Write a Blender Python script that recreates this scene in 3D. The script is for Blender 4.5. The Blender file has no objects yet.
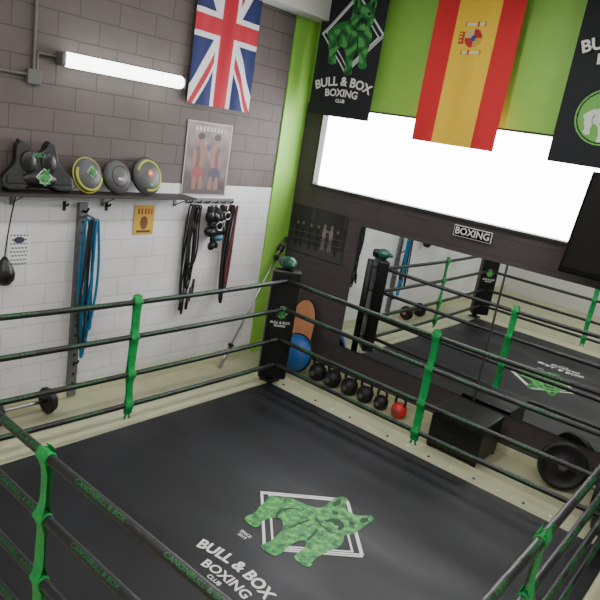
import bpy, bmesh, math, random
import numpy as np
from mathutils import Matrix, Vector
random.seed(4)
scene=bpy.context.scene
COL=scene.collection

def lin(c):
    return tuple(((x/255)/12.92 if x/255<=.04045 else (((x/255)+.055)/1.055)**2.4) for x in c)
def mat(name,rgb,rough=.6,metal=0,noise=0,nscale=20,bump=0,bscale=60,emit=0,spec=.5,coords='Object'):
    m=bpy.data.materials.new(name);m.use_nodes=True
    nt=m.node_tree;b=nt.nodes['Principled BSDF']
    c=lin(rgb)
    b.inputs['Base Color'].default_value=(*c,1)
    b.inputs['Roughness'].default_value=rough
    b.inputs['Metallic'].default_value=metal
    b.inputs['Specular IOR Level'].default_value=spec
    tc=nt.nodes.new('ShaderNodeTexCoord')
    if noise:
        n=nt.nodes.new('ShaderNodeTexNoise');n.inputs['Scale'].default_value=nscale;n.inputs['Detail'].default_value=4
        nt.links.new(tc.outputs['Object'],n.inputs['Vector'])
        r=nt.nodes.new('ShaderNodeValToRGB')
        r.color_ramp.elements[0].position=.3;r.color_ramp.elements[1].position=.7
        r.color_ramp.elements[0].color=(*[x*(1-noise) for x in c],1)
        r.color_ramp.elements[1].color=(*[min(1,x*(1+noise)) for x in c],1)
        nt.links.new(n.outputs['Fac'],r.inputs['Fac']);nt.links.new(r.outputs['Color'],b.inputs['Base Color'])
    if bump:
        n=nt.nodes.new('ShaderNodeTexNoise');n.inputs['Scale'].default_value=bscale
        nt.links.new(tc.outputs['Object'],n.inputs['Vector'])
        bp=nt.nodes.new('ShaderNodeBump');bp.inputs['Strength'].default_value=bump;bp.inputs['Distance'].default_value=.02
        nt.links.new(n.outputs['Fac'],bp.inputs['Height']);nt.links.new(bp.outputs['Normal'],b.inputs['Normal'])
    if emit:
        b.inputs['Emission Color'].default_value=(*c,1);b.inputs['Emission Strength'].default_value=emit
    return m
def blockmat(name,lo,hi,zsplit,ua,rough=.7,mortar_lo=.85,mortar_hi=.6,w=.4,h=.2):
    """painted concrete block wall, lo colour under zsplit, hi colour above"""
    m=bpy.data.materials.new(name);m.use_nodes=True;nt=m.node_tree;b=nt.nodes['Principled BSDF'];b.inputs['Roughness'].default_value=rough
    g=nt.nodes.new('ShaderNodeNewGeometry');s=nt.nodes.new('ShaderNodeSeparateXYZ');nt.links.new(g.outputs['Position'],s.inputs[0])
    c=nt.nodes.new('ShaderNodeCombineXYZ');nt.links.new(s.outputs[ua],c.inputs[0]);nt.links.new(s.outputs['Z'],c.inputs[1])
    br=nt.nodes.new('ShaderNodeTexBrick');nt.links.new(c.outputs[0],br.inputs['Vector'])
    br.inputs['Scale'].default_value=1;br.inputs['Brick Width'].default_value=w;br.inputs['Row Height'].default_value=h
    br.inputs['Mortar Size'].default_value=.007;br.inputs['Mortar Smooth'].default_value=.3
    br.inputs['Color1'].default_value=(1,1,1,1);br.inputs['Color2'].default_value=(.8,.8,.8,1);br.inputs['Mortar'].default_value=(0,0,0,1)
    nz2=nt.nodes.new('ShaderNodeTexNoise');nz2.inputs['Scale'].default_value=1.7;nz2.inputs['Detail'].default_value=5;nt.links.new(g.outputs['Position'],nz2.inputs['Vector'])
    gr=nt.nodes.new('ShaderNodeValToRGB');gr.color_ramp.elements[0].position=.3;gr.color_ramp.elements[1].position=.65
    gr.color_ramp.elements[0].color=(.80,.79,.78,1);gr.color_ramp.elements[1].color=(1,1,1,1);nt.links.new(nz2.outputs['Fac'],gr.inputs['Fac'])
    def mk(col,mor):
        a=lin(col);mx=nt.nodes.new('ShaderNodeMix');mx.data_type='RGBA';mx.blend_type='MULTIPLY';mx.inputs['Factor'].default_value=1
        mx.inputs[6].default_value=(*a,1)
        rr=nt.nodes.new('ShaderNodeValToRGB');rr.color_ramp.elements[0].color=(mor,mor,mor,1);rr.color_ramp.elements[1].color=(1,1,1,1)
        nt.links.new(br.outputs['Color'],rr.inputs['Fac']);nt.links.new(rr.outputs['Color'],mx.inputs[7]);return mx.outputs[2]
    A=mk(lo,mortar_lo);B=mk(hi,mortar_hi)
    gt=nt.nodes.new('ShaderNodeMath');gt.operation='GREATER_THAN';gt.inputs[1].default_value=zsplit;nt.links.new(s.outputs['Z'],gt.inputs[0])
    mx=nt.nodes.new('ShaderNodeMix');mx.data_type='RGBA';nt.links.new(gt.outputs[0],mx.inputs['Factor']);nt.links.new(A,mx.inputs[6]);nt.links.new(B,mx.inputs[7])
    mg=nt.nodes.new('ShaderNodeMix');mg.data_type='RGBA';mg.blend_type='MULTIPLY';mg.inputs['Factor'].default_value=1
    nt.links.new(mx.outputs[2],mg.inputs[6]);nt.links.new(gr.outputs['Color'],mg.inputs[7])
    nz=nt.nodes.new('ShaderNodeTexNoise');nz.inputs['Scale'].default_value=90;nt.links.new(g.outputs['Position'],nz.inputs['Vector'])
    mu=nt.nodes.new('ShaderNodeMath');mu.operation='MULTIPLY_ADD';mu.inputs[1].default_value=-1.0;nt.links.new(br.outputs['Fac'],mu.inputs[0])
    ms=nt.nodes.new('ShaderNodeMath');ms.operation='MULTIPLY';ms.inputs[1].default_value=.35;nt.links.new(nz.outputs['Fac'],ms.inputs[0]);nt.links.new(ms.outputs[0],mu.inputs[2])
    bp=nt.nodes.new('ShaderNodeBump');bp.inputs['Strength'].default_value=.5;bp.inputs['Distance'].default_value=.01
    nt.links.new(mu.outputs[0],bp.inputs['Height']);nt.links.new(bp.outputs['Normal'],b.inputs['Normal'])
    nt.links.new(mg.outputs[2],b.inputs['Base Color']);return m

# ---------- materials
M_left=blockmat('painted_block_left',(226,225,228),(100,90,88),2.2,'Y')
M_dark=blockmat('painted_block_dark',(74,66,68),(74,66,68),9,'X',mortar_lo=.85)
M_plain=mat('plaster_offwhite',(200,200,196),.8,bump=.1)
M_ceil=mat('ceiling_white',(205,205,205),.8)
M_green=mat('lime_paint',(136,192,78),.55,noise=.05,nscale=4)
M_cream=mat('cream_floor',(168,167,138),.5,noise=.1,nscale=3)
M_cream2=mat('cream_apron',(186,187,155),.45,noise=.08,nscale=5)
# canvas: near-black cloth with soft, shallow wrinkles
M_canvas=mat('black_canvas',(26,27,31),.5,noise=.3,nscale=1.6,spec=.4)
nt=M_canvas.node_tree;P=nt.nodes['Principled BSDF']
tc=nt.nodes.new('ShaderNodeTexCoord')
mp=nt.nodes.new('ShaderNodeMapping');mp.inputs['Rotation'].default_value=(0,0,.7);mp.inputs['Scale'].default_value=(.6,1.6,1);nt.links.new(tc.outputs['Object'],mp.inputs[0])
n1=nt.nodes.new('ShaderNodeTexNoise');n1.inputs['Scale'].default_value=1.3;n1.inputs['Detail'].default_value=1.5;n1.inputs['Distortion'].default_value=.4;nt.links.new(mp.outputs[0],n1.inputs['Vector'])
n2=nt.nodes.new('ShaderNodeTexNoise');n2.inputs['Scale'].default_value=260;nt.links.new(tc.outputs['Object'],n2.inputs['Vector'])
b1=nt.nodes.new('ShaderNodeBump');b1.inputs['Strength'].default_value=.35;b1.inputs['Distance'].default_value=.035;nt.links.new(n1.outputs['Fac'],b1.inputs['Height'])
b2=nt.nodes.new('ShaderNodeBump');b2.inputs['Strength'].default_value=.2;b2.inputs['Distance'].default_value=.002;nt.links.new(n2.outputs['Fac'],b2.inputs['Height'])
nt.links.new(b1.outputs['Normal'],b2.inputs['Normal']);nt.links.new(b2.outputs['Normal'],P.inputs['Normal'])
rr=nt.nodes.new('ShaderNodeMapRange');rr.inputs['From Min'].default_value=.3;rr.inputs['From Max'].default_value=.7;rr.inputs['To Min'].default_value=.42;rr.inputs['To Max'].default_value=.58
nt.links.new(n1.outputs['Fac'],rr.inputs['Value']);nt.links.new(rr.outputs[0],P.inputs['Roughness'])
M_black=mat('black_vinyl',(15,15,17),.38,bump=.1,bscale=40)
M_blackm=mat('black_matte',(17,17,19),.65)
M_rope=mat('rope_cover',(29,29,32),.42,bump=.3,bscale=18)
M_gtext=mat('green_print',(24,112,52),.5)
M_ribbon=mat('green_ribbon',(22,148,70),.55,noise=.2,nscale=25,bump=.3,bscale=50)
M_white=mat('white_print',(225,225,225),.6)
M_steel=mat('steel',(170,172,176),.3,metal=1)
M_galv=mat('galvanised',(120,122,124),.45,metal=.8,noise=.15)
M_grey=mat('grey_paint',(92,90,88),.5)
M_wood=mat('wood_board',(205,140,100),.45,noise=.12,nscale=8)
M_blue=mat('blue_rubber',(30,90,160),.35)
M_bluerope=mat('blue_band',(25,105,150),.5,noise=.3,nscale=60)
M_red=mat('red_vinyl',(195,45,40),.4)
M_yellow=mat('yellow_trim',(165,170,60),.5)
M_greypad=mat('grey_pad',(78,78,80),.45)
M_iron=mat('cast_iron',(24,24,26),.5,metal=.2,bump=.2)
M_mirror=mat('mirror_glass',(232,236,234),.0,metal=1)
M_shelf=mat('shelf_board',(50,43,40),.6)
M_glass=mat('frosted_daylight_glass',(250,252,255),.3,emit=14)
M_fill_tube=mat('fluorescent_tube',(255,255,250),.3,emit=12)  # glow for the added ceiling fill fixtures
M_lens=mat('lamp_lens',(240,248,240),.3,emit=8)
M_frame=mat('window_frame_dark',(40,38,38),.5)
M_orange=mat('orange_print',(230,90,50),.5)
M_gdark=mat('dark_green_print',(14,60,30),.6)
M_camo=mat('camo_green',(60,180,70),.5)
nt=M_camo.node_tree
tc=nt.nodes.new('ShaderNodeTexCoord');n=nt.nodes.new('ShaderNodeTexNoise');n.inputs['Scale'].default_value=17;n.inputs['Detail'].default_value=4
nt.links.new(tc.outputs['Object'],n.inputs['Vector'])
r=nt.nodes.new('ShaderNodeValToRGB');r.color_ramp.interpolation='CONSTANT'
r.color_ramp.elements[0].color=(*lin((24,92,46)),1);r.color_ramp.elements[1].color=(*lin((48,140,62)),1);r.color_ramp.elements[1].position=.42
e=r.color_ramp.elements.new(.56);e.color=(*lin((98,175,82)),1)
nt.links.new(n.outputs['Fac'],r.inputs['Fac']);nt.links.new(r.outputs['Color'],nt.nodes['Principled BSDF'].inputs['Base Color'])
M_col=bpy.data.materials.new('printed_cloth');M_col.use_nodes=True
nt=M_col.node_tree;at=nt.nodes.new('ShaderNodeAttribute');at.attribute_name='Col'
nt.links.new(at.outputs['Color'],nt.nodes['Principled BSDF'].inputs['Base Color']);nt.nodes['Principled BSDF'].inputs['Roughness'].default_value=.8
M_print=M_col.copy();M_print.name='printed_paper';M_print.node_tree.nodes['Principled BSDF'].inputs['Roughness'].default_value=.6

# ---------- mesh helpers
def new(name,me,m=None,smooth=False):
    o=bpy.data.objects.new(name,me);COL.objects.link(o)
    if m: me.materials.append(m)
    if smooth:
        for p in me.polygons:p.use_smooth=True
    return o
def frombm(name,bm,m=None,smooth=False):
    me=bpy.data.meshes.new(name);bm.to_mesh(me);bm.free();return new(name,me,m,smooth)
def box(name,lo,hi,m,bev=0,seg=2,mtx=None):
    bm=bmesh.new();bmesh.ops.create_cube(bm,size=1)
    lo=Vector(lo);hi=Vector(hi);s=hi-lo
    bmesh.ops.scale(bm,vec=s,verts=bm.verts);bmesh.ops.translate(bm,vec=(lo+hi)/2,verts=bm.verts)
    if bev:bmesh.ops.bevel(bm,geom=bm.edges[:],offset=bev,segments=seg,affect='EDGES',profile=.5)
    if mtx:bm.transform(mtx)
    return frombm(name,bm,m,False)
def cyl(name,p,q,r,m,r2=None,seg=24,smooth=True,bev=0):
    p=Vector(p);q=Vector(q);d=q-p
    bm=bmesh.new();bmesh.ops.create_cone(bm,cap_ends=True,segments=seg,radius1=r,radius2=r if r2 is None else r2,depth=d.length)
    if bev:
        ed=[e for e in bm.edges if len(e.link_faces)==2 and any(len(f.verts)>4 for f in e.link_faces)]
        bmesh.ops.bevel(bm,geom=ed,offset=bev,segments=3,affect='EDGES',profile=.5)
    bm.transform(Matrix.Translation((p+q)/2)@d.to_track_quat('Z','Y').to_matrix().to_4x4())
    o=frombm(name,bm,m)
    for f in o.data.polygons:f.use_smooth=len(f.vertices)<=4 and smooth
    return o
def sph(name,c,s,m,rotm=None,seg=28,fn=None):
    bm=bmesh.new();bmesh.ops.create_uvsphere(bm,u_segments=seg,v_segments=seg//2+2,radius=1)
    if fn:
        for v in bm.verts:v.co=fn(v.co)
    mm=Matrix.Translation(c)@(rotm.to_4x4() if rotm else Matrix())@Matrix.Diagonal((*s,1))
    bm.transform(mm);return frombm(name,bm,m,True)
def tube(name,pts,r,m,cyclic=False,res=3,bez=True,radii=None):
    cu=bpy.data.curves.new(name,'CURVE');cu.dimensions='3D';cu.bevel_depth=r;cu.bevel_resolution=res;cu.use_fill_caps=True
    sp=cu.splines.new('NURBS' if bez else 'POLY');sp.points.add(len(pts)-1)
    for i,p in enumerate(pts):
        sp.points[i].co=(*p,1)
        if radii:sp.points[i].radius=radii[i]
    if bez:sp.order_u=min(4,len(pts));sp.use_endpoint_u=not cyclic;sp.resolution_u=6
    sp.use_cyclic_u=cyclic
    o=bpy.data.objects.new('tmp',cu);COL.objects.link(o);dg=bpy.context.evaluated_depsgraph_get()
    me=bpy.data.meshes.new_from_object(o.evaluated_get(dg));bpy.data.objects.remove(o);bpy.data.curves.remove(cu)
    me.name=name;me.materials.clear();return new(name,me,m,True)
def lathe(name,prof,m,mtx=Matrix(),seg=36):
    bm=bmesh.new();rings=[]
    for r,z in prof:
        if r<1e-5: rings.append([bm.verts.new((0,0,z))])
        else: rings.append([bm.verts.new((r*math.cos(2*math.pi*k/seg),r*math.sin(2*math.pi*k/seg),z)) for k in range(seg)])
    for a,b in zip(rings[:-1],rings[1:]):
        for k in range(seg):
            k2=(k+1)%seg
            if len(a)==1 and len(b)==1:continue
            if len(a)==1:bm.faces.new((a[0],b[k],b[k2]))
            elif len(b)==1:bm.faces.new((a[k],b[0],a[k2]))
            else:bm.faces.new((a[k],b[k],b[k2],a[k2]))
    bmesh.ops.recalc_face_normals(bm,faces=bm.faces);bm.transform(mtx)
    return frombm(name,bm,m,True)
def frame(o,u,v):
    u=Vector(u).normalized();v=Vector(v).normalized();w=u.cross(v)
    return Matrix(((u.x,v.x,w.x,o[0]),(u.y,v.y,w.y,o[1]),(u.z,v.z,w.z,o[2]),(0,0,0,1)))
def poly(name,pts,m,mtx,thick=0,bev=0,z=0):
    bm=bmesh.new();vs=[bm.verts.new((x,y,z)) for x,y in pts];f=bm.faces.new(vs)
    f.normal_update()
    if f.normal.z<0:f.normal_flip()
    if thick:
        r=bmesh.ops.extrude_face_region(bm,geom=[f]);vv=[g for g in r['geom'] if isinstance(g,bmesh.types.BMVert)]
        bmesh.ops.translate(bm,vec=(0,0,thick),verts=vv);bmesh.ops.recalc_face_normals(bm,faces=bm.faces)
        if bev:
            ed=[e for e in bm.edges if all(abs(v.co.z-z-thick)<1e-6 for v in e.verts)]
            bmesh.ops.bevel(bm,geom=ed,offset=bev,segments=3,affect='EDGES',profile=.5)
    bmesh.ops.triangulate(bm,faces=[f for f in bm.faces if len(f.verts)>4])
    bm.transform(mtx);return frombm(name,bm,m)
def text(name,body,size,m,mtx,arc=0,bold=.012,sx=1,space=1):
    cu=bpy.data.curves.new(name,'FONT');cu.body=body;cu.size=size;cu.align_x='CENTER';cu.align_y='CENTER';cu.offset=bold*size;cu.space_character=space
    cu.resolution_u=3
    o=bpy.data.objects.new('tmp',cu);COL.objects.link(o);dg=bpy.context.evaluated_depsgraph_get()
    me=bpy.data.meshes.new_from_object(o.evaluated_get(dg));bpy.data.objects.remove(o);bpy.data.curves.remove(cu)
    for v in me.vertices:
        x,y,z=v.co;x*=sx
        if arc:
            R=arc;th=x/R;v.co=((R+y)*math.sin(th),(R+y)*math.cos(th)-R,0)
        else:v.co=(x,y,0)
    me.transform(mtx);me.materials.clear();return new(name,me,m)
def group(name,objs,loc=None):
    if loc is None:loc=objs[0].location
    e=bpy.data.objects.new(name,None);e.empty_display_size=.1;e.location=loc;COL.objects.link(e)
    for o in objs:
        o.parent=e;o.matrix_parent_inverse=Matrix.Translation(loc).inverted()
    return e
def panel(name,w,h,cell,fn,mtx,wave=None,m=None):
    nx=max(2,int(w/cell));ny=max(2,int(h/cell))
    us=np.linspace(-w/2,w/2,nx+1);vs=np.linspace(-h/2,h/2,ny+1)
    UU,VV=np.meshgrid(us,vs);WW=wave(UU,VV) if wave else np.zeros_like(UU)
    co=np.stack([UU,VV,WW],-1).reshape(-1,3)
    i=np.arange(ny)[:,None]*(nx+1)+np.arange(nx)[None,:]
    F=np.stack([i,i+1,i+nx+2,i+nx+1],-1).reshape(-1,4)
    me=bpy.data.meshes.new(name);me.from_pydata(co.tolist(),[],F.tolist())
    uc=(us[:-1]+us[1:])/2;vc=(vs[:-1]+vs[1:])/2;UC,VC=np.meshgrid(uc,vc)
    c=np.clip(fn(UC.ravel(),VC.ravel())/255.,0,1);c=np.where(c<=.04045,c/12.92,((c+.055)/1.055)**2.4)
    c4=np.concatenate([c,np.ones((len(c),1))],1);c4=np.repeat(c4,4,0).astype(np.float32)
    a=me.color_attributes.new('Col','FLOAT_COLOR','CORNER');a.data.foreach_set('color',c4.ravel())
    me.transform(mtx);me.update();return new(name,me,m or M_col,smooth=bool(wave))
def pip(px,py,P):
    ins=np.zeros(px.shape,bool);n=len(P)
    for k in range(n):
        x1,y1=P[k];x2,y2=P[(k+1)%n]
        if y1==y2:continue
        c=((y1>py)!=(y2>py))&(px<(x2-x1)*(py-y1)/(y2-y1)+x1);ins^=c
    return ins
def solid(n,c):return np.tile(np.array(c,float),(n,1))
def smoothpoly(P,it=2):
    for _ in range(it):
        Q=[]
        for k in range(len(P)):
            a=P[k];b=P[(k+1)%len(P)]
            Q.append((a[0]*.75+b[0]*.25,a[1]*.75+b[1]*.25));Q.append((a[0]*.25+b[0]*.75,a[1]*.25+b[1]*.75))
        P=Q
    return P

# ---------- french bulldog outline (local, half diagonal of the diamond = .53)
DOG=smoothpoly([(-.05,.56),(-.01,.58),(.03,.53),(.07,.45),(.12,.42),(.19,.42),(.23,.45),(.28,.53),(.32,.545),(.35,.48),(.34,.40),(.345,.33),(.355,.24),(.34,.16),
 (.30,.11),(.35,.04),(.375,-.05),(.35,-.15),(.335,-.28),(.34,-.37),(.37,-.41),(.36,-.455),(.30,-.465),(.22,-.455),(.20,-.41),(.205,-.33),(.18,-.24),(.14,-.21),(.105,-.28),
 (.10,-.40),(.125,-.48),(.12,-.55),(.06,-.575),(-.03,-.57),(-.05,-.53),(-.03,-.46),(-.05,-.33),(-.09,-.22),(-.17,-.16),(-.22,-.18),(-.255,-.27),(-.25,-.34),(-.22,-.38),
 (-.23,-.425),(-.29,-.435),(-.37,-.42),(-.385,-.37),(-.37,-.28),(-.415,-.18),(-.435,-.06),(-.47,-.02),(-.465,.03),(-.42,.05),(-.36,.12),(-.28,.16),(-.18,.18),(-.10,.21),(-.055,.26),(-.06,.34),(-.075,.42),(-.08,.50)],1)
DOG=[(x*.95,y*.95) for x,y in DOG]
DETAIL=[[(-.045,.50),(-.01,.50),(.02,.43),(.0,.36),(-.04,.40)],[(.30,.49),(.26,.44),(.28,.37),(.32,.38),(.325,.44)],
 [(.04,.31),(.08,.325),(.10,.29),(.07,.265),(.045,.28)],[(.28,.31),(.24,.32),(.22,.29),(.25,.265),(.275,.28)],
 [(.09,.20),(.13,.245),(.165,.25),(.20,.24),(.24,.20),(.25,.13),(.225,.12),(.20,.17),(.165,.15),(.13,.17),(.10,.12),(.075,.13)],
 [(-.03,.14),(.02,.10),(.10,.06),(.20,.055),(.28,.09),(.20,.035),(.10,.04),(.01,.08)],
 [(.10,-.02),(.125,-.10),(.14,-.2),(.16,-.2),(.15,-.10),(.125,-.02)],
 [(-.18,.07),(-.24,.02),(-.27,-.08),(-.23,-.18),(-.21,-.18),(-.245,-.08),(-.22,.0)],
 [(-.02,.02),(-.045,-.08),(-.06,-.2),(-.045,-.2),(-.025,-.08),(.0,.02)],
 [(.0,-.53),(.01,-.50),(.02,-.53)],[(.05,-.54),(.06,-.51),(.07,-.54)],[(.26,-.44),(.27,-.41),(.28,-.44)],[(.31,-.44),(.32,-.41),(.33,-.44)],[(-.33,-.41),(-.32,-.38),(-.31,-.41)]]
DETAIL=[[(x*.95,y*.95) for x,y in P] for P in DETAIL]
def logo(prefix,mtx,s=1,z=.002):
    out=[]
    S=mtx@Matrix.Diagonal((s,s,1,1))
    for k,(h,off) in enumerate([(.545,(0,0)),(.505,(.032,.025)),(.495,(-.03,-.012))]):
        w=.015;ox,oy=off
        o=[(0,h),(h,0),(0,-h),(-h,0)];i=[(0,h-w*1.6),(h-w*1.6,0),(0,-h+w*1.6),(-h+w*1.6,0)]
        bm=bmesh.new();zz=z+.0004*k;a=[bm.verts.new((x+ox,y+oy,zz)) for x,y in o];b=[bm.verts.new((x+ox,y+oy,zz)) for x,y in i]
        for q in range(4):bm.faces.new((a[q],b[q],b[(q+1)%4],a[(q+1)%4]))
        bmesh.ops.recalc_face_normals(bm,faces=bm.faces);bm.transform(S);out.append(frombm(prefix+'diamond_line_%d'%k,bm,M_white))
    out.append(poly(prefix+'bulldog_print',DOG,M_camo,S,z=z+.002))
    for q,P in enumerate(DETAIL):out.append(poly(prefix+'bulldog_detail_%d'%q,P,M_gdark,S,z=z+.004))
    return out

# ================= ROOM =================
XL,YB=-.935,1.016;XR,YF,ZC=6.2,-7.6,4.8;ZF=-.04
floor=box('floor',(XL-.2,YF-.2,ZF-.15),(XR+.2,YB+.2,ZF),M_cream)
ceil=box('ceiling',(XL-.2,YF-.2,ZC),(XR+.2,YB+.2,ZC+.12),M_ceil)
wl=box('wall_left',(XL-.2,YF,ZF),(XL,.585,ZC),M_left)
wg=box('wall_left_green_pier',(XL-.2,.585,ZF),(XL+.02,YB+.2,ZC),M_green)
wf=box('wall_front',(XL-.2,YF-.2,ZF),(XR+.2,YF,ZC),M_plain)
wr=box('wall_right',(XR,YF,ZF),(XR+.2,YB+.2,ZC),M_plain)
WX0,WX1,WZ0,WZ1=-.64,3.7,2.32,3.28
def multi(name,boxes):
    bm=bmesh.new();mats=[]
    for lo,hi,m in boxes:
        if m not in mats:mats.append(m)
        n0=len(bm.faces);r=bmesh.ops.create_cube(bm,size=1);s=Vector(hi)-Vector(lo)
        bmesh.ops.scale(bm,vec=s,verts=r['verts']);bmesh.ops.translate(bm,vec=(Vector(lo)+Vector(hi))/2,verts=r['verts'])
        bm.faces.ensure_lookup_table()
        for f in bm.faces[n0:]:f.material_index=mats.index(m)
    me=bpy.data.meshes.new(name);bm.to_mesh(me);bm.free()
    for m in mats:me.materials.append(m)
    return new(name,me)
multi('wall_back',[((XL,YB,ZF),(XR,YB+.2,WZ0),M_dark),((XL,YB,WZ0),(WX0,YB+.2,WZ1+.02),M_dark),
  ((WX1,YB,WZ0),(XR,YB+.2,WZ1+.02),M_dark),((XL,YB-.015,WZ1+.02),(XR,YB+.2,ZC),M_green)])
wparts=[box('glass',(WX0,YB+.10,WZ0),(WX1,YB+.12,WZ1),M_glass)]
for nm,lo,hi in [('sill',(WX0-.03,YB-.03,WZ0-.03),(WX1,YB+.1,WZ0)),('head',(WX0,YB+.0,WZ1),(WX1,YB+.1,WZ1+.025)),('jamb_l',(WX0-.02,YB-.01,WZ0),(WX0+.012,YB+.1,WZ1)),('jamb_r',(WX1-.03,YB,WZ0),(WX1,YB+.1,WZ1))]:
    wparts.append(box(nm,lo,hi,M_frame))
group('window_1',wparts,(WX0,YB,WZ0))
box('trim_beam',(XL,-3.0,4.24),(-.66,YB-.02,4.5),M_plain)
box('baseboard_left',(XL,YF,ZF),(XL+.03,.58,.10),M_cream2,.004)
box('baseboard_back',(XL+.03,YB-.03,ZF),(XR,YB,.05),M_cream2,.004)

# ================= RING =================
LX,LY=3.84,-3.96
RING=[]
RING.append(box('apron',(-.38,LY-.4,ZF+.001),(LX+.4,.36,-.012),M_cream2,.008))
RING.append(box('canvas',(-.03,LY-.06,-.012),(LX+.06,.02,.0),M_canvas,.004))
RING+=logo('canvas_logo_',frame((2.035,-1.745,0),(1,0,0),(0,1,0)),.975)
T=lambda x,y:frame((x,y,.003),(1,0,0),(0,1,0))
RING.append(text('text_bull_box','BULL & BOX',.134,M_white,T(2.04,-2.54),arc=1.2,sx=.97,bold=.03))
RING.append(text('text_boxing','BOXING',.11,M_white,T(2.08,-2.685),arc=1.4,bold=.02,sx=1.05))
RING.append(text('text_club','CLUB',.05,M_white,T(2.04,-2.765),bold=.02))
RING.append(text('text_since','SINCE\n2019',.04,M_white,T(1.83,-2.27),bold=.02))
M_eye=mat('eyelet_black',(30,30,30),.4)
for i in range(16):
    x=.1+i*.25
    RING.append(cyl('eyelet_back_%d'%i,(x,.14,-.013),(x,.14,-.005),.014,M_white if i%2 else M_eye,seg=12))

HS=[1.3,.961,.592,.281]
def rope(tag,p,q,face,z,sag):
    p=Vector((*p,z));q=Vector((*q,z))
    def at(t):return p.lerp(q,t)-Vector((0,0,sag*4*t*(1-t)))
    pts=[at(k/14) for k in range(15)]
    objs=[tube('rope_%s_cover'%tag,[tuple(v) for v in pts],.025,M_rope,res=4)]
    d=(q-p).normalized();nrm=Vector(face).normalized();u=d;v=nrm.cross(u)
    if v.z<0:u=-u
    for k,t in enumerate([.14,.32,.44,.63,.80]):
        dd=(at(t+.02)-at(t-.02)).normalized();
        if dd.dot(u)<0:dd=-dd
        vv=nrm.cross(dd).normalized()
        tx=text('rope_%s_lettering_%d'%(tag,k),'CANONBULL & BOX',.031,M_gtext,Matrix(),sx=1.3,bold=.01)
        for w in tx.data.vertices:
            R=.0265;a=w.co.y/R
            w.co=at(t)+dd*w.co.x+nrm*R*math.cos(a)+vv*R*math.sin(a)
        objs.append(tx)
    RING.extend(objs)
def spacer(tag,c,along,zs):
    a=Vector((*along,0));n=Vector((-a.y,a.x,0)) ;out=[]
    bm=bmesh.new();N=70
    for side in (1,-1):
        prev=None
        for i in range(N+1):
            z=1.34-(1.34-.17)*i/N
            near=min(abs(z-h) for h in zs);k=math.exp(-(near/.055)**2)
            w=.040-.006*k+.003*math.sin(z*11+side)
            off=side*(.008+.022*k)
            tw=.15*math.sin(z*5+side*.6)*(1-k)
            sway=.003*math.sin(z*7)
            ax=a*math.cos(tw)+n*math.sin(tw)
            ctr=Vector(c)+a*sway+n*off
            p1=ctr-ax*w;p2=ctr+ax*w
            v1=bm.verts.new((p1.x,p1.y,z));v2=bm.verts.new((p2.x,p2.y,z));vm=bm.verts.new((ctr.x+n.x*.006*side,ctr.y+n.y*.006*side,z))
            if prev:bm.faces.new((prev[0],prev[2],vm,v1));bm.faces.new((prev[2],prev[1],v2,vm))
            prev=(v1,v2,vm)
    out.append(frombm('spacer_%s_strap'%tag,bm,M_ribbon,True))
    for k,zz in enumerate(zs):
        cc=Vector((c[0],c[1],zz))
        out.append(cyl('spacer_%s_wrap_%d'%(tag,k),cc-a*.042,cc+a*.042,.034,M_ribbon,seg=20,bev=.006))
        for s in (-1,1):
            out.append(cyl('spacer_%s_fold_%d_%d'%(tag,k,s),cc+a*.03*s+n*.0,cc+a*.034*s+n*.001,.037,M_ribbon,seg=20))
    e=Vector((c[0],c[1],.17))
    for k,s in enumerate((-1,1)):
        out.append(tube('spacer_%s_tail_%d'%(tag,k),[tuple(e+Vector((0,0,.08))),tuple(e+a*.016*s),tuple(e+a*.03*s-Vector((0,0,.05)))],.010,M_ribbon))
    RING.extend(out)
for k,z in enumerate(HS):
    rope('left_%d'%k,(.06,-.06),(.0,LY),(.75,0,.66),z,.03 if z>1 else .02)
    rope('back_%d'%k,(.06,-.03),(LX-.05,0),(0,-.85,.5),z,.03 if z>1 else .02)
    rope('right_%d'%k,(LX,-.08),(LX,LY+.05),(.5,0,.85),z,.04)
    rope('near_%d'%k,(.05,LY),(LX-.06,LY),(0,-.6,.8),z,.01)
sp=lambda s:[h-s for h in HS]
spacer('left',(0.03,-2.06,0),(0,1),sp(.025));spacer('back',(1.97,-.015,0),(1,0),sp(.025));spacer('right',(LX,-2.45,0),(0,1),sp(.04));spacer('near',(1.93,LY,0),(1,0),sp(.01))
def post(tag,x,y,sx,sy):
    d=Vector((sx,sy,0)).normalized();u=Vector((-d.y,d.x,0))
    out=[];N=lambda s:'corner_%s_%s'%(tag,s)
    b=Vector((x,y,0))-d*.17
    out.append(cyl(N('steel_post'),(b.x,b.y,-.012),(b.x,b.y,1.40),.045,M_blackm))
    out.append(box(N('foot_plate'),(b.x-.09,b.y-.09,-.012),(b.x+.09,b.y+.09,.01),M_blackm,.004))
    F=frame((x,y,0),(u.x,u.y,0),(0,0,1))
    nrm=Vector((F[0][2],F[1][2],0))
    if nrm.dot(d)<0:F=frame((x,y,0),(-u.x,-u.y,0),(0,0,1))
    out.append(box(N('pad'),(-.165,.10,-.09),(.165,1.42,.07),M_black,.025,4,mtx=F))
    for k,z in enumerate(HS):
        for s in (-1,1):
            p=Vector((x,y,z))-d*.12
            q=Vector((x,y,z))+ (Vector((sx,0,0)) if s<0 else Vector((0,sy,0)))*.1
            out.append(cyl(N('turnbuckle_%d_%d'%(k,s)),tuple(p),tuple(q),.014,M_steel,seg=10))
    G=F@Matrix.Translation((0,.93,.072))
    out+=logo(N('logo_'),G,.15,z=.001)
    out.append(text(N('pad_text'),'BULL & BOX',.042,M_white,G@Matrix.Translation((0,-.125,.001)),bold=.02))
    out.append(text(N('pad_text_low'),'BOXING',.034,M_white,G@Matrix.Translation((0,-.165,.001)),bold=.02))
    RING.extend(out)
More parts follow.
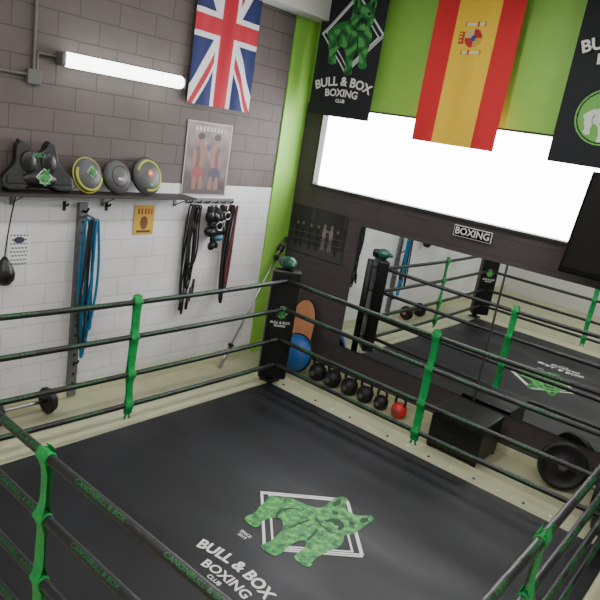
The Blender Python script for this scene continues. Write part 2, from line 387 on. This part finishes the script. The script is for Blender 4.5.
post('far',.02,-.02,1,-1);post('right',LX,0,-1,-1);post('near',LX,LY,-1,1);post('left',0,LY,1,1)
group('boxing_ring',RING,(1.92,-2,0))

# boxing glove on post top
gp=Vector((.0,.0,1.42))
def gf(co):
    x,y,z=co;return Vector((x*(1-.25*max(0,-z)),y,z))
M_greendk=mat('glove_green',(20,75,62),.35)
g=[sph('fist',gp+Vector((.02,-.01,.075)),(.10,.085,.075),M_greendk,fn=gf),
   sph('thumb',gp+Vector((.085,-.06,.07)),(.06,.03,.03),M_greendk),
   cyl('cuff',gp+Vector((-.12,.03,.065)),gp+Vector((-.04,.01,.07)),.055,M_black,r2=.065,bev=.01)]
group('boxing_glove',g,tuple(gp))

# ================= LEFT WALL THINGS =================
y0,y1,zl=-2.39,-1.07,3.225;x=XL
g=[box('housing',(x,y0,zl-.05),(x+.06,y1,zl+.05),M_grey,.008),
   cyl('diffuser',(x+.085,y0+.02,zl),(x+.085,y1-.02,zl),.062,M_lens,bev=.025),
   box('end_cap_1',(x,y0-.02,zl-.055),(x+.11,y0+.025,zl+.055),M_grey,.012),box('end_cap_2',(x,y1-.025,zl-.055),(x+.11,y1+.02,zl+.055),M_grey,.012)]
group('fluorescent_wall_lamp',g,(x,y0,zl))
g=[tube('pipe_1',[(x+.02,-2.61,4.8),(x+.02,-2.61,3.1)],.014,M_grey,bez=False),tube('pipe_2',[(x+.02,-2.58,3.235),(x+.02,-2.41,3.235)],.012,M_grey,bez=False),
   tube('pipe_3',[(x+.02,-2.6,3.05),(x+.02,-4.2,3.05)],.014,M_grey,bez=False),box('junction_box',(x,-2.67,2.98),(x+.05,-2.55,3.10),M_grey,.006),
   tube('pipe_4',[(x+.02,-2.58,3.235),(x+.02,-2.58,3.10)],.012,M_grey,bez=False)]
group('electrical_conduit',g,(x,-2.6,3.05))
Wf,Hf=.92,1.6
def uj(U,V):
    c=solid(len(U),(32,42,95));k=Wf/30
    L=math.hypot(Wf,Hf)
    d1=(U*Hf-V*Wf)/L;d2=(U*Hf+V*Wf)/L
    w=(np.abs(d1)<2.9*k)|(np.abs(d2)<2.9*k);c[w]=(222,222,228)
    s=np.sign(V)
    r=((d1*s>-1.9*k)&(d1*s<.1*k))|((d2*s<1.9*k)&(d2*s>-.1*k));c[r]=(180,35,55)
    w=(np.abs(U)<4.6*k)|(np.abs(V)<4.6*k);c[w]=(222,222,228)
    r=(np.abs(U)<2.8*k)|(np.abs(V)<2.8*k);c[r]=(185,35,55);return c
wav=lambda a,f:(lambda U,V:a*np.sin(U*f+V*1.5)+a*.5*np.sin(U*f*2.3-V*2))
panel('union_flag',Wf,Hf,.006,uj,frame((XL+.05,-.51,3.05+Hf/2),(0,1,0),(0,0,1)),wave=wav(.012,12))
def blob(U,V,cx,cy,rx,ry):return ((U-cx)/rx)**2+((V-cy)/ry)**2<1
def p1(U,V):
    c=solid(len(U),(140,122,122));t=(V+.4)/.8
    c=c*(.55+.45*t)[:,None]
    n=np.sin(U*31)*np.sin(V*27)+np.sin(U*13+V*17);c+=n[:,None]*10
    sk=(135,98,88);sd=(98,68,62)
    for cx,m in ((-.12,1),(.12,-1)):
        c[blob(U,V,cx,.03,.085,.15)]=sk;c[blob(U,V,cx-.03*m,.02,.04,.13)]=sd
        c[blob(U,V,cx,.21,.048,.062)]=sk;c[blob(U,V,cx,.245,.05,.035)]=(55,44,42)
        c[blob(U,V,cx+.08*m,.10,.075,.03)]=sk;c[blob(U,V,cx+.11*m,.13,.03,.035)]=(150,60,62) if m>0 else (70,74,110)
        c[blob(U,V,cx-.07*m,-.0,.03,.10)]=sk
        c[blob(U,V,cx,-.16,.09,.075)]=(140,62,66) if m>0 else (60,60,78)
        for s in (-1,1):c[blob(U,V,cx+.045*s,-.28,.032,.10)]=sk
    c[(V<-.34)]=(80,70,74)
    c[(V>.30)&(V<.35)&(np.abs(U)<.22)&(np.sin(U*120)>-.2)]=(195,185,184)
    e=(np.abs(U)>.318)|(np.abs(V)>.388);c[e]=(170,162,162);return c
panel('boxing_poster',.66,.8,.007,p1,frame((XL+.012,-.56,2.48),(0,1,0),(0,0,1)),m=M_print)
def p2(U,V):
    c=solid(len(U),(200,160,50));c[(V>.06)&(V<.12)&(np.abs(U)<.1)&(np.sin(U*150)>-.3)]=(150,50,30)
    c[blob(U,V,0,-.03,.05,.07)]=(110,70,30);c[(V<-.11)&(V>-.135)&(np.abs(U)<.09)]=(90,60,20);return c
panel('yellow_notice_poster',.25,.31,.005,p2,frame((XL+.01,-1.34,1.805),(0,1,0),(0,0,1)),m=M_print)
def p3(U,V):
    c=solid(len(U),(225,228,230));c[(np.sin(V*170)>.3)&(np.abs(U)<.08)&(np.sin(U*210+V*90)>-.5)]=(90,95,105);c[blob(U,V,0,.08,.05,.03)]=(50,60,80);return c
panel('white_notice_paper',.2,.28,.005,p3,frame((XL+.01,-2.67,1.555),(0,1,0),(0,0,1)),m=M_print)
# shelf
SZ=2.09;sx0,sx1=XL,XL+.26
g=[box('board',(sx0,-4.6,SZ-.025),(sx1,-.87,SZ),M_shelf,.003)]
for yy in (-.95,-1.85,-2.75,-3.65):
    g.append(box('bracket_v_%d'%int(-yy*100),(sx0,yy-.015,SZ-.14),(sx0+.012,yy+.015,SZ-.025),M_galv))
    g.append(tube('bracket_d_%d'%int(-yy*100),[(sx0+.012,yy,SZ-.12),(sx1-.05,yy,SZ-.03)],.006,M_galv,bez=False))
group('wall_shelf',g,(sx0,-.87,SZ))
# body protector
BP=[(-.27,.0),(-.13,.0),(-.10,.03),(.10,.03),(.13,.0),(.27,.0),(.285,.10),(.22,.17),(.17,.22),(.16,.30),(.15,.37),(.09,.385),(.06,.33),(0,.30),(-.06,.33),(-.09,.385),(-.15,.37),(-.16,.30),(-.17,.22),(-.22,.17),(-.285,.10)]
BP=smoothpoly([(x*1.17,y*1.10) for x,y in BP],1)
def leanL(y,z0,xoff=.17,t=.22):
    v=Vector((-math.sin(t),0,math.cos(t)));return frame((XL+xoff,y,z0),(0,1,0),v)
Fm=leanL(-2.60,SZ+.008)
g=[poly('body',BP,M_black,Fm,thick=.07,bev=.02,z=-.03),box('belt',(-.29,.06,.035),(.29,.13,.05),M_blackm,.006,mtx=Fm),
   sph('chest_pad_l',Fm@Vector((-.09,.23,.035)),(.03,.075,.11),M_black),sph('chest_pad_r',Fm@Vector((.09,.23,.035)),(.03,.075,.11),M_black),
   sph('belly_pad',Fm@Vector((0,.10,.035)),(.045,.16,.075),M_black),
   tube('shoulder_strap_l',[Fm@Vector(p) for p in [(-.14,.38,0),(-.15,.44,-.02),(-.12,.45,-.05),(-.09,.36,-.05)]],.018,M_black),
   tube('shoulder_strap_r',[Fm@Vector(p) for p in [(.14,.38,0),(.15,.44,-.02),(.12,.45,-.05),(.09,.36,-.05)]],.018,M_black)]
g+=logo('patch_',Fm@Matrix.Translation((.02,.12,.085)),.14,z=.001)
g.append(text('label','MAX',.055,M_gtext,Fm@Matrix.Translation((0,.30,.068)),bold=.03))
group('body_protector',g,(XL+.15,-2.60,SZ))
def pad(y,r,cm,rim,extra=None,t=.30,side=M_blackm):
    ry=1.08
    Fm=leanL(y,SZ+.014,.18,t)@Matrix.Translation((0,r*ry*.98,0))@Matrix.Diagonal((.98,ry,1,1))
    prof=[(0,.062),(r*.3,.060),(r*.55,.052),(r*.78,.038),(r*.93,.018),(r,-.005)]
    g=[lathe('striking_face',prof,cm,Fm),lathe('backing',[(r,-.005),(r*.97,-.035),(r*.8,-.05),(0,-.052)],side,Fm),
       tube('rim',[Fm@Vector((r*math.cos(a),r*math.sin(a),-.005)) for a in np.linspace(0,2*math.pi,20,endpoint=False)],.009,rim,cyclic=True)]
    g.append(tube('hand_strap',[Fm@Vector(p) for p in [(-r*.6,0,-.04),(-r*.3,0,-.065),(r*.3,0,-.065),(r*.6,0,-.04)]],.012,M_blackm))
    if extra=='dot':
        g+=logo('pad_mark_',Fm@Matrix.Translation((.01,.02,.064)),.10,z=.001)
        g.append(tube('stripe',[Fm@Vector((r*.86*math.cos(a),r*.86*math.sin(a),.026)) for a in np.linspace(math.pi*.85,math.pi*1.95,12)],.014,M_yellow))
    if extra=='cross':
        g.append(cyl('target_dot',Fm@Vector((.0,.02,.055)),Fm@Vector((.0,.02,.064)),.035,M_orange));g.append(cyl('target_centre',Fm@Vector((.0,.02,.063)),Fm@Vector((.0,.02,.066)),.015,M_white))
        g+=logo('pad_mark_',Fm@Matrix.Translation((.01,-.07,.054)),.055,z=.001)
        g.append(tube('stripe',[Fm@Vector((r*.82*math.cos(a),r*.82*math.sin(a),.032)) for a in np.linspace(-.6*math.pi,.9*math.pi,14)],.014,M_yellow))
    if extra is None:
        g.append(tube('seam',[Fm@Vector((r*.6*math.cos(a),r*.6*math.sin(a),.049)) for a in np.linspace(0,2*math.pi,20,endpoint=False)],.004,M_blackm,cyclic=True))
        g.append(text('mark','PRO',.035,M_white,Fm@Matrix.Translation((0,-.03,.063)),bold=.02))
    group('boxing_focus_pad',g,(XL+.16,y,SZ))
pad(-2.11,.150,M_greypad,M_yellow,'dot');pad(-1.79,.150,M_greypad,M_black);pad(-1.44,.17,M_greypad,M_blackm,'cross')
# steel rail
g=[box('rail',(XL,-2.12,-.02),(XL+.05,-2.03,1.98),M_galv,.004)]
for k in range(18):g.append(cyl('hole_%d'%k,(XL+.05,-2.075,.12+k*.105),(XL+.0515,-2.075,.12+k*.105),.016,M_blackm,seg=14))
for k,z in enumerate((1.9,1.2,.35)):g.append(tube('hook_%d'%k,[(XL+.05,-2.075,z),(XL+.12,-2.075,z),(XL+.13,-2.075,z+.05)],.01,M_blackm))
group('wall_anchor_rail',g,(XL,-2.065,0))
def loop(name,y,ztop,zbot,w,r,m,x=XL+.09,n=14,ph=0,tw=.01):
    pts=[]
    for k in range(n):
        a=2*math.pi*k/n;s=math.sin(a);c=math.cos(a)
        zz=(ztop+zbot)/2+(ztop-zbot)/2*max(-1,min(1,c*1.25));yy=y+w/2*s*(1+.5*math.sin(3*a+ph))
        pts.append((x+tw*math.sin(2*a+ph),yy+.02*math.sin(ph+zz*3),zz))
    return tube(name,pts,r,m,cyclic=True,res=2)
g=[loop('band_%d'%k,-2.09+.02*k,1.85,.45+.1*k,.07,.013,M_bluerope,x=XL+.16+.015*k,ph=k) for k in range(4)]
g.append(loop('black_strap',-2.03,1.85,.75,.05,.014,M_blackm,x=XL+.18));g.append(loop('black_strap_2',-2.11,1.85,.6,.06,.012,M_blackm,x=XL+.22,ph=2))
g.append(tube('hanging_peg',[(XL,-2.00,1.86),(XL+.24,-2.06,1.86)],.012,M_steel,bez=False))
group('blue_resistance_band',g,(XL+.1,-1.97,1.9))
for yy in (-2.25,-1.80):
    group('wall_hook',[box('plate',(XL,yy-.014,1.90),(XL+.01,yy+.014,1.99),M_blackm),tube('arm',[(XL+.005,yy,1.96),(XL+.06,yy,1.94),(XL+.07,yy,1.98)],.009,M_blackm)],(XL,yy,1.95))
# hook rack w ropes and gear
g=[box('rail',(XL,-.80,1.99),(XL+.02,-.08,2.05),M_galv,.003)]
for k in range(6):
    yy=-.76+k*.125;g.append(tube('hook_%d'%k,[(XL+.01,yy,2.01),(XL+.06,yy,1.99),(XL+.075,yy,2.03)],.008,M_blackm))
group('hook_rack',g,(XL,-.44,2.0))
g=[loop('rope_%d'%k,-.75+.010*k,1.98,.70+.10*k,.06+.008*k,.010,M_blackm,x=XL+.05+.008*k,ph=k*1.3) for k in range(7)]
for k in range(6):
    yy=-.79+.032*k;zz=.76+.1*(k%3);g.append(cyl('handle_%d'%k,(XL+.08,yy,zz),(XL+.08,yy+.015,zz+.16),.017,M_black))
group('skipping_rope',g,(XL+.08,-.68,1.9))
g=[]
for k,(yy,zz,s) in enumerate([(-.52,1.86,1),(-.43,1.84,1.1),(-.33,1.88,1),(-.48,1.68,1.15),(-.36,1.69,1),(-.44,1.52,.8)]):
    o=sph('glove_shell_%d'%k,(XL+.12,yy,zz),(.055*s,.055*s,.08*s),M_black,rotm=Matrix.Rotation(.5*k,3,'X'));g.append(o)
    g.append(sph('glove_thumb_%d'%k,(XL+.16,yy+.04*s,zz+.01),(.025*s,.025*s,.05*s),M_black))
    g.append(cyl('glove_cuff_%d'%k,(XL+.12,yy,zz+.05*s),(XL+.12,yy+.01,zz+.11*s),.045*s,M_blackm,bev=.008))
    g.append(tube('strap_%d'%k,[(XL+.12,yy,zz+.1),(XL+.12,yy+.02,zz+.12),(XL+.10,yy-.0,1.985)],.008,M_blackm))
g.append(tube('steel_ring',[(XL+.19,-.42+.05*math.cos(a),1.76+.05*math.sin(a)) for a in np.linspace(0,2*math.pi,12,endpoint=False)],.008,M_steel,cyclic=True))
g.append(tube('steel_ring_2',[(XL+.19,-.31+.045*math.cos(a),1.88+.045*math.sin(a)) for a in np.linspace(0,2*math.pi,12,endpoint=False)],.008,M_steel,cyclic=True))
g.append(sph('teal_pad',(XL+.17,-.40,1.62),(.04,.07,.035),mat('teal',(40,90,110),.5)))
group('hanging_sparring_gear',g,(XL+.1,-.4,1.9))
M_dred=mat('dark_red_band',(95,45,52),.6)
g=[loop('band_red',-.165,1.98,.88,.05,.016,M_dred,x=XL+.08),loop('band_black',-.18,1.98,.80,.05,.018,M_blackm,x=XL+.11,ph=1),loop('band_grey',-.12,1.98,.98,.04,.014,M_greypad,x=XL+.11,ph=2),loop('band_red_2',-.14,1.98,1.05,.03,.016,M_dred,x=XL+.13,ph=2)]
group('resistance_band_bundle',g,(XL+.1,-.17,1.9))
sb=Vector((XL+.12,-2.85,1.26))
g=[lathe('bladder',[(0,0),(.05,.01),(.085,.06),(.09,.11),(.07,.17),(.035,.23),(.015,.26),(0,.26)],M_black,Matrix.Translation(sb)),
   tube('cord',[tuple(sb+Vector((0,0,.25))),tuple(sb+Vector((.0,.02,.5))),(XL+.14,-2.78,SZ-.02)],.006,M_blackm)]
group('speed_bag',g,tuple(sb))
p=Vector((-.70,-.17,ZF+.02));q=Vector((-.86,.93,1.56));d=(q-p).normalized()
g=[cyl('bar',p,q,.014,M_steel),cyl('sleeve_low',p,p+d*.3,.025,M_steel),cyl('sleeve_high',q-d*.3,q,.025,M_steel),cyl('collar_low',p+d*.3,p+d*.33,.038,M_black),cyl('collar_high',q-d*.33,q-d*.30,.038,M_black),
   cyl('rubber_grip',q-d*.22,q-d*.12,.045,M_black,bev=.01)]
group('barbell',g,tuple(p))
def plate(name,c,ax,r,t,m):
    ax=Vector(ax).normalized();mt=Matrix.Translation(c)@ax.to_track_quat('Z','Y').to_matrix().to_4x4()
    return lathe(name,[(.025,-t/2),(r*.3,-t/2),(r*.34,-t*.35),(r*.8,-t*.35),(r*.84,-t/2),(r*.98,-t/2),(r,-t*.4),(r,t*.4),(r*.98,t/2),(r*.84,t/2),(r*.8,t*.35),(r*.34,t*.35),(r*.3,t/2),(.025,t/2),(.025,-t/2)],m,mt)
c=Vector((-.72,-2.5,.09))
g=[cyl('bar',c+Vector((0,-.5,0)),c+Vector((0,.17,0)),.016,M_steel),plate('plate_1',c+Vector((0,.06,0)),(0,1,0),.13,.035,M_iron),plate('plate_2',c+Vector((0,.10,0)),(0,1,0),.11,.03,M_iron),plate('plate_3',c+Vector((0,-.42,0)),(0,1,0),.13,.035,M_iron),
  cyl('lock_collar',c+Vector((0,.125,0)),c+Vector((0,.14,0)),.03,M_red)]
group('short_barbell',g,tuple(c))

# ================= BACK WALL THINGS =================
RZ=4.755
def flagwave(a):return lambda U,V:a*np.sin(U*9+V*1.2)*(1.1-V*.4)+a*.4*np.sin(U*21-V*2)
def dogpic(U,V,cx,cy,s,c):
    u=(U-cx)/s;v=(V-cy)/s
    for h,ox,oy in [(.545,0,0),(.505,.032,.025),(.495,-.03,-.012)]:
        d=np.abs(u-ox)+np.abs(v-oy);c[(d<h)&(d>h-.022)]=(215,220,220)
    ins=pip(u,v,DOG);n=np.sin(u*23+3*np.sin(v*17))+np.sin(v*29+2*np.cos(u*19))
    c[ins]=(35,120,60);c[ins&(n>.5)]=(80,160,80);c[ins&(n<-.8)]=(25,85,45)
    for P in DETAIL[:9]:c[pip(u,v,P)]=(12,45,28)
    return c
FY=.85
FBG=(24,27,33)
def bull1(U,V):
    c=solid(len(U),FBG);return dogpic(U,V,.02,.14,.82,c)
H1=RZ-.012-3.17
F1=frame((-.30,FY,3.17+H1/2),(1,0,0),(0,0,1))
g=[panel('cloth',.90,H1,.006,bull1,F1,wave=flagwave(.010))]
def ft(F,n,b,s,dz,arc=0,bold=.03,sx=1):return text(n,b,s,M_white,F@Matrix.Translation((0.02,dz,.022)),arc=arc,bold=bold,sx=sx)
g+=[ft(F1,'text_bull_box','BULL & BOX',.14,-.385,1.2,sx=1.08),ft(F1,'text_boxing','BOXING',.115,-.515,2.0,sx=1.1),ft(F1,'text_club','CLUB',.055,-.605)]
group('bulldog_club_flag',g,(-.3,FY,3.97))
def spain(U,V):
    c=solid(len(U),(228,190,55));c[np.abs(U)>.235]=(200,38,44)
    x=U;y=(V-.22);E=(x/.105)**2+(y/.09)**2<1
    c[E]=(180,45,50);c[E&(x<0)&(y>0)]=(205,175,140);c[E&(x>0)&(y<0)]=(200,160,65)
    c[((x/.03)**2+(y/.03)**2<1)]=(50,70,150)
    for s in (-1,1):
        c[(np.abs(y-s*.135)<.014)&(np.abs(x)<.11)]=(215,205,195);c[(np.abs(y-s*.135)<.026)&(np.abs(x-.03*s)<.012)]=(190,45,40)
        c[(np.abs(y-s*.135)<.024)&(np.abs(np.abs(x)-.11)<.010)]=(170,130,40)
    c[(x>-.17)&(x<-.11)&(np.abs(y)<.06)]=(180,60,40);c[(x>-.16)&(x<-.135)&(np.abs(y)<.05)&(np.sin(y*180)>0)]=(215,180,60)
    return c
H2=RZ-.012-3.05
group('spanish_flag',[panel('cloth',.94,H2,.006,spain,frame((1.245,FY,3.05+H2/2),(1,0,0),(0,0,1)),wave=flagwave(.016))],(1.245,FY,3.9))
F3=frame((2.74,FY,3.05+H2/2),(1,0,0),(0,0,1))
def bull3(U,V):
    c=solid(len(U),FBG);r=np.hypot(U+.06,V+.40)
    c[(r<.25)]=(110,175,85);c[(r<.235)&(r>.222)]=FBG
    u=(U+.06)/.4;v=(V+.40)/.4;c[pip(u,v,DOG)]=(215,220,215)
    for P in DETAIL[:9]:c[pip(u,v,P)]=(60,110,60)
    return dogpic(U,V,0,.62,.6,c)
g=[panel('cloth',.92,H2,.006,bull3,F3,wave=flagwave(.010)),
   ft(F3,'text_bull_box','BULL & BOX',.15,.25,1.2,sx=1.05),ft(F3,'text_boxing','BOXING',.125,.10,2,sx=1.1),ft(F3,'text_club','CLUB',.055,.0)]
group('bulldog_club_flag',g,(2.74,FY,3.9))
cyl('flag_hanging_rod',(-.9,FY,RZ+.012),(3.6,FY,RZ+.012),.015,M_steel)
def p4(U,V):
    # dark photo print: two boxers and bystanders in a gym
    c=solid(len(U),(38,35,37));n=np.sin(U*9+1)*np.sin(V*7);c+=n[:,None]*7
    c[(V<-.17+.05*U)]=(64,61,62)
    c[(V>.14)&(np.abs(np.sin(U*6+.6))<.12)]=(52,50,53)
    for cx,h in ((-.33,.9),(-.24,1.0),(-.10,.95),(.02,1.05),(.33,.95)):
        c[blob(U,V,cx,-.04,.032,.10*h)]=(20,19,21);c[blob(U,V,cx,.085*h,.018,.024)]=(105,92,86);c[blob(U,V,cx-.012,-.17,.013,.07)]=(24,23,25);c[blob(U,V,cx+.014,-.17,.013,.07)]=(24,23,25)
    for cx,m in ((.12,1),(.23,-1)):
        c[blob(U,V,cx,.02,.03,.075)]=(135,122,115);c[blob(U,V,cx,.115,.020,.026)]=(125,110,103);c[blob(U,V,cx+.03*m,.055,.035,.013)]=(130,118,110)
        c[blob(U,V,cx,-.08,.033,.04)]=(85,80,86);c[blob(U,V,cx-.014,-.15,.012,.055)]=(115,102,96);c[blob(U,V,cx+.016,-.15,.012,.055)]=(115,102,96)
    for q in (-.02,-.11):c[(np.abs(V-q-U*.03)<.003)]=(88,86,88)
    e=(np.abs(U)>.443)|(np.abs(V)>.303);c[e]=(30,28,30)
    return c
panel('gym_photo_poster',.9,.62,.006,p4,frame((-.43,YB-.012,1.715),(1,0,0),(0,0,1)),m=M_print)
Fs=frame((1.65,YB-.03,2.18),(1,0,0),(0,0,1))
M_sign=mat('sign_black',(12,12,13),.9,spec=.1)
g=[box('plate',(-.22,-.06,-.02),(.22,.06,.0),M_white,.004,mtx=Fs),box('inner',(-.212,-.052,.0),(.212,.052,.003),M_sign,mtx=Fs),text('lettering','BOXING',.105,M_white,Fs@Matrix.Translation((0,0,.005)),bold=.02)]
group('boxing_sign',g,(1.65,YB-.03,2.18))
for x0,x1 in ((.226,2.09),(2.115,3.98)):
    box('wall_mirror',(x0,YB-.018,.40),(x1,YB-.006,1.95),M_mirror)
def kb(x,y,s,m=M_iron,hm=None):
    b=Vector((x,y,ZF))
    g=[lathe('bell',[(0,0),(.055*s,0),(.085*s,.03*s),(.1*s,.085*s),(.09*s,.135*s),(.06*s,.17*s),(0,.185*s)],m,Matrix.Translation(b)),
       tube('handle',[b+Vector(p)*s for p in [(-.055,0,.14),(-.075,0,.20),(-.06,0,.265),(0,0,.275),(.06,0,.265),(.075,0,.20),(.055,0,.14)]],.016*s,hm or m)]
    g.append(cyl('label',b+Vector((0,-.095*s,.09*s)),b+Vector((0,-.102*s,.09*s)),.03*s,M_greypad,seg=16))
    group('kettlebell',g,tuple(b))
for x,s in ((.16,1.15),(.40,1.15),(.66,1.1),(.90,1.05),(1.13,.9)):kb(x,.72,s)
kb(1.38,.72,.95,M_red,M_blackm)
t=.16;v=Vector((0,math.sin(t),math.cos(t)))
Fb=frame((-.36,.82,ZF+.01),(1,0,0),v)
bp=[(.19*math.cos(a),.44+.42*(abs(math.sin(a))**.8)*(1 if math.sin(a)>0 else -1)) for a in np.linspace(0,2*math.pi,40,endpoint=False)]
g=[poly('deck',bp,M_wood,Fb,thick=.02,bev=.005,z=-.02),tube('edge_band',[Fb@Vector((x,y,-.01)) for x,y in bp],.011,M_wood,cyclic=True)]
group('wooden_balance_board',g,(-.36,.82,ZF))
t2=.30;v2=Vector((0,math.sin(t2),math.cos(t2)));Fc=frame((-.17,.55,ZF+.02),(1,0,0),v2)@Matrix.Translation((0,.25,0))
g=[lathe('dome',[(0,.17),(.09,.16),(.17,.12),(.22,.06),(.24,0),(.24,-.01)],M_blue,Fc),lathe('base',[(0,-.04),(.22,-.04),(.255,-.03),(.26,-.01),(.245,.0),(.2,.0)],M_blackm,Fc)]
group('balance_trainer_dome',g,(-.17,.55,ZF))
bx=[box('body',(1.93,.38,ZF+.03),(2.50,.92,.36),M_black,.02,3),box('lid_pad',(1.92,.37,.36),(2.51,.93,.41),M_black,.018,3)]
for k,(a,b) in enumerate(((1.96,.41),(2.47,.41),(1.96,.89),(2.47,.89))):bx.append(cyl('foot_%d'%k,(a,b,ZF),(a,b,ZF+.04),.025,M_blackm))
bx.append(box('front_slot',(2.10,.374,.16),(2.33,.382,.20),M_blackm,.003))
group('padded_plyometric_box',bx,(2.2,.65,ZF))
lt=.22;pr=.235
ax=Vector((.35,-math.cos(lt),math.sin(lt))).normalized()
pc=Vector((3.20,.80,ZF+pr*math.cos(lt)+.012))
g=[plate('disc',pc,ax,pr,.07,M_iron),cyl('hub_ring',pc+ax*.034,pc+ax*.038,.04,M_greypad),]
group('bumper_weight_plate',g,tuple(pc))
c=Vector((3.62,.60,ZF+.24))
g=[cyl('bar',c+Vector((-.12,0,0)),c+Vector((1.95,0,0)),.015,M_steel)]
for k,dx in enumerate((0,.065,.13,.195,1.65,1.715,1.78)):g.append(plate('bumper_plate_%d'%k,c+Vector((dx,0,0)),(1,0,0),.24,.06,M_iron))
group('loaded_barbell',g,tuple(c))
Ft=frame((3.43,.60,2.09),(1,0,0),(0,.28,.96))
M_scr=mat('screen_glass',(5,5,6),.5,spec=.15);M_case=mat('casing_black',(10,10,11),.8,spec=.15)
g=[box('casing',(-.72,0,-.05),(.72,.97,.0),M_case,.012,mtx=Ft),box('screen',(-.69,.05,-.002),(.69,.95,.003),M_scr,mtx=Ft),
   box('wall_bracket',(3.3,.78,2.4),(3.54,YB,2.6),M_case,.01)]
group('television',g,(3.42,.62,2.04))

# ================= LIGHTS =================
for x in (1.6,4.3):  # unseen ceiling fixtures, added as fill light for the room
    for y in (-1.2,-4.0,-6.4):
        L=1.5
        g=[box('housing',(x-.08,y-L/2,ZC-.09),(x+.08,y+L/2,ZC),M_ceil,.01)]
        for k,s in enumerate((-.04,.04)):g.append(cyl('tube_%d'%k,(x+s,y-L/2+.05,ZC-.11),(x+s,y+L/2-.05,ZC-.11),.018,M_fill_tube))
        l=bpy.data.lights.new('tube_light','AREA');l.shape='RECTANGLE';l.size=.3;l.size_y=1.4;l.energy=40;l.color=(1,.97,.92)  # added fill under each unseen fixture
        o=bpy.data.objects.new('tube_light',l);o.location=(x,y,ZC-.15);COL.objects.link(o);g.append(o)
        group('ceiling_fluorescent_lamp',g,(x,y,ZC))
w=bpy.data.worlds.new('World');scene.world=w;w.use_nodes=True;w.node_tree.nodes['Background'].inputs[0].default_value=(.7,.8,1,1);w.node_tree.nodes['Background'].inputs[1].default_value=.3

# ================= CAMERA =================
cam=bpy.data.cameras.new('camera');co=bpy.data.objects.new('camera',cam);COL.objects.link(co)
R=[[0.75646,0.63522,0.15576],[-0.28601,0.1071,0.95222],[0.58819,-0.76487,0.26269]]
mw=Matrix(((R[0][0],R[1][0],R[2][0],4.4061),(R[0][1],R[1][1],R[2][1],-5.4054),(R[0][2],R[1][2],R[2][2],2.982),(0,0,0,1)))
co.matrix_world=mw;cam.sensor_width=36;cam.lens=625.56/600*36;cam.clip_start=.05
scene.camera=co
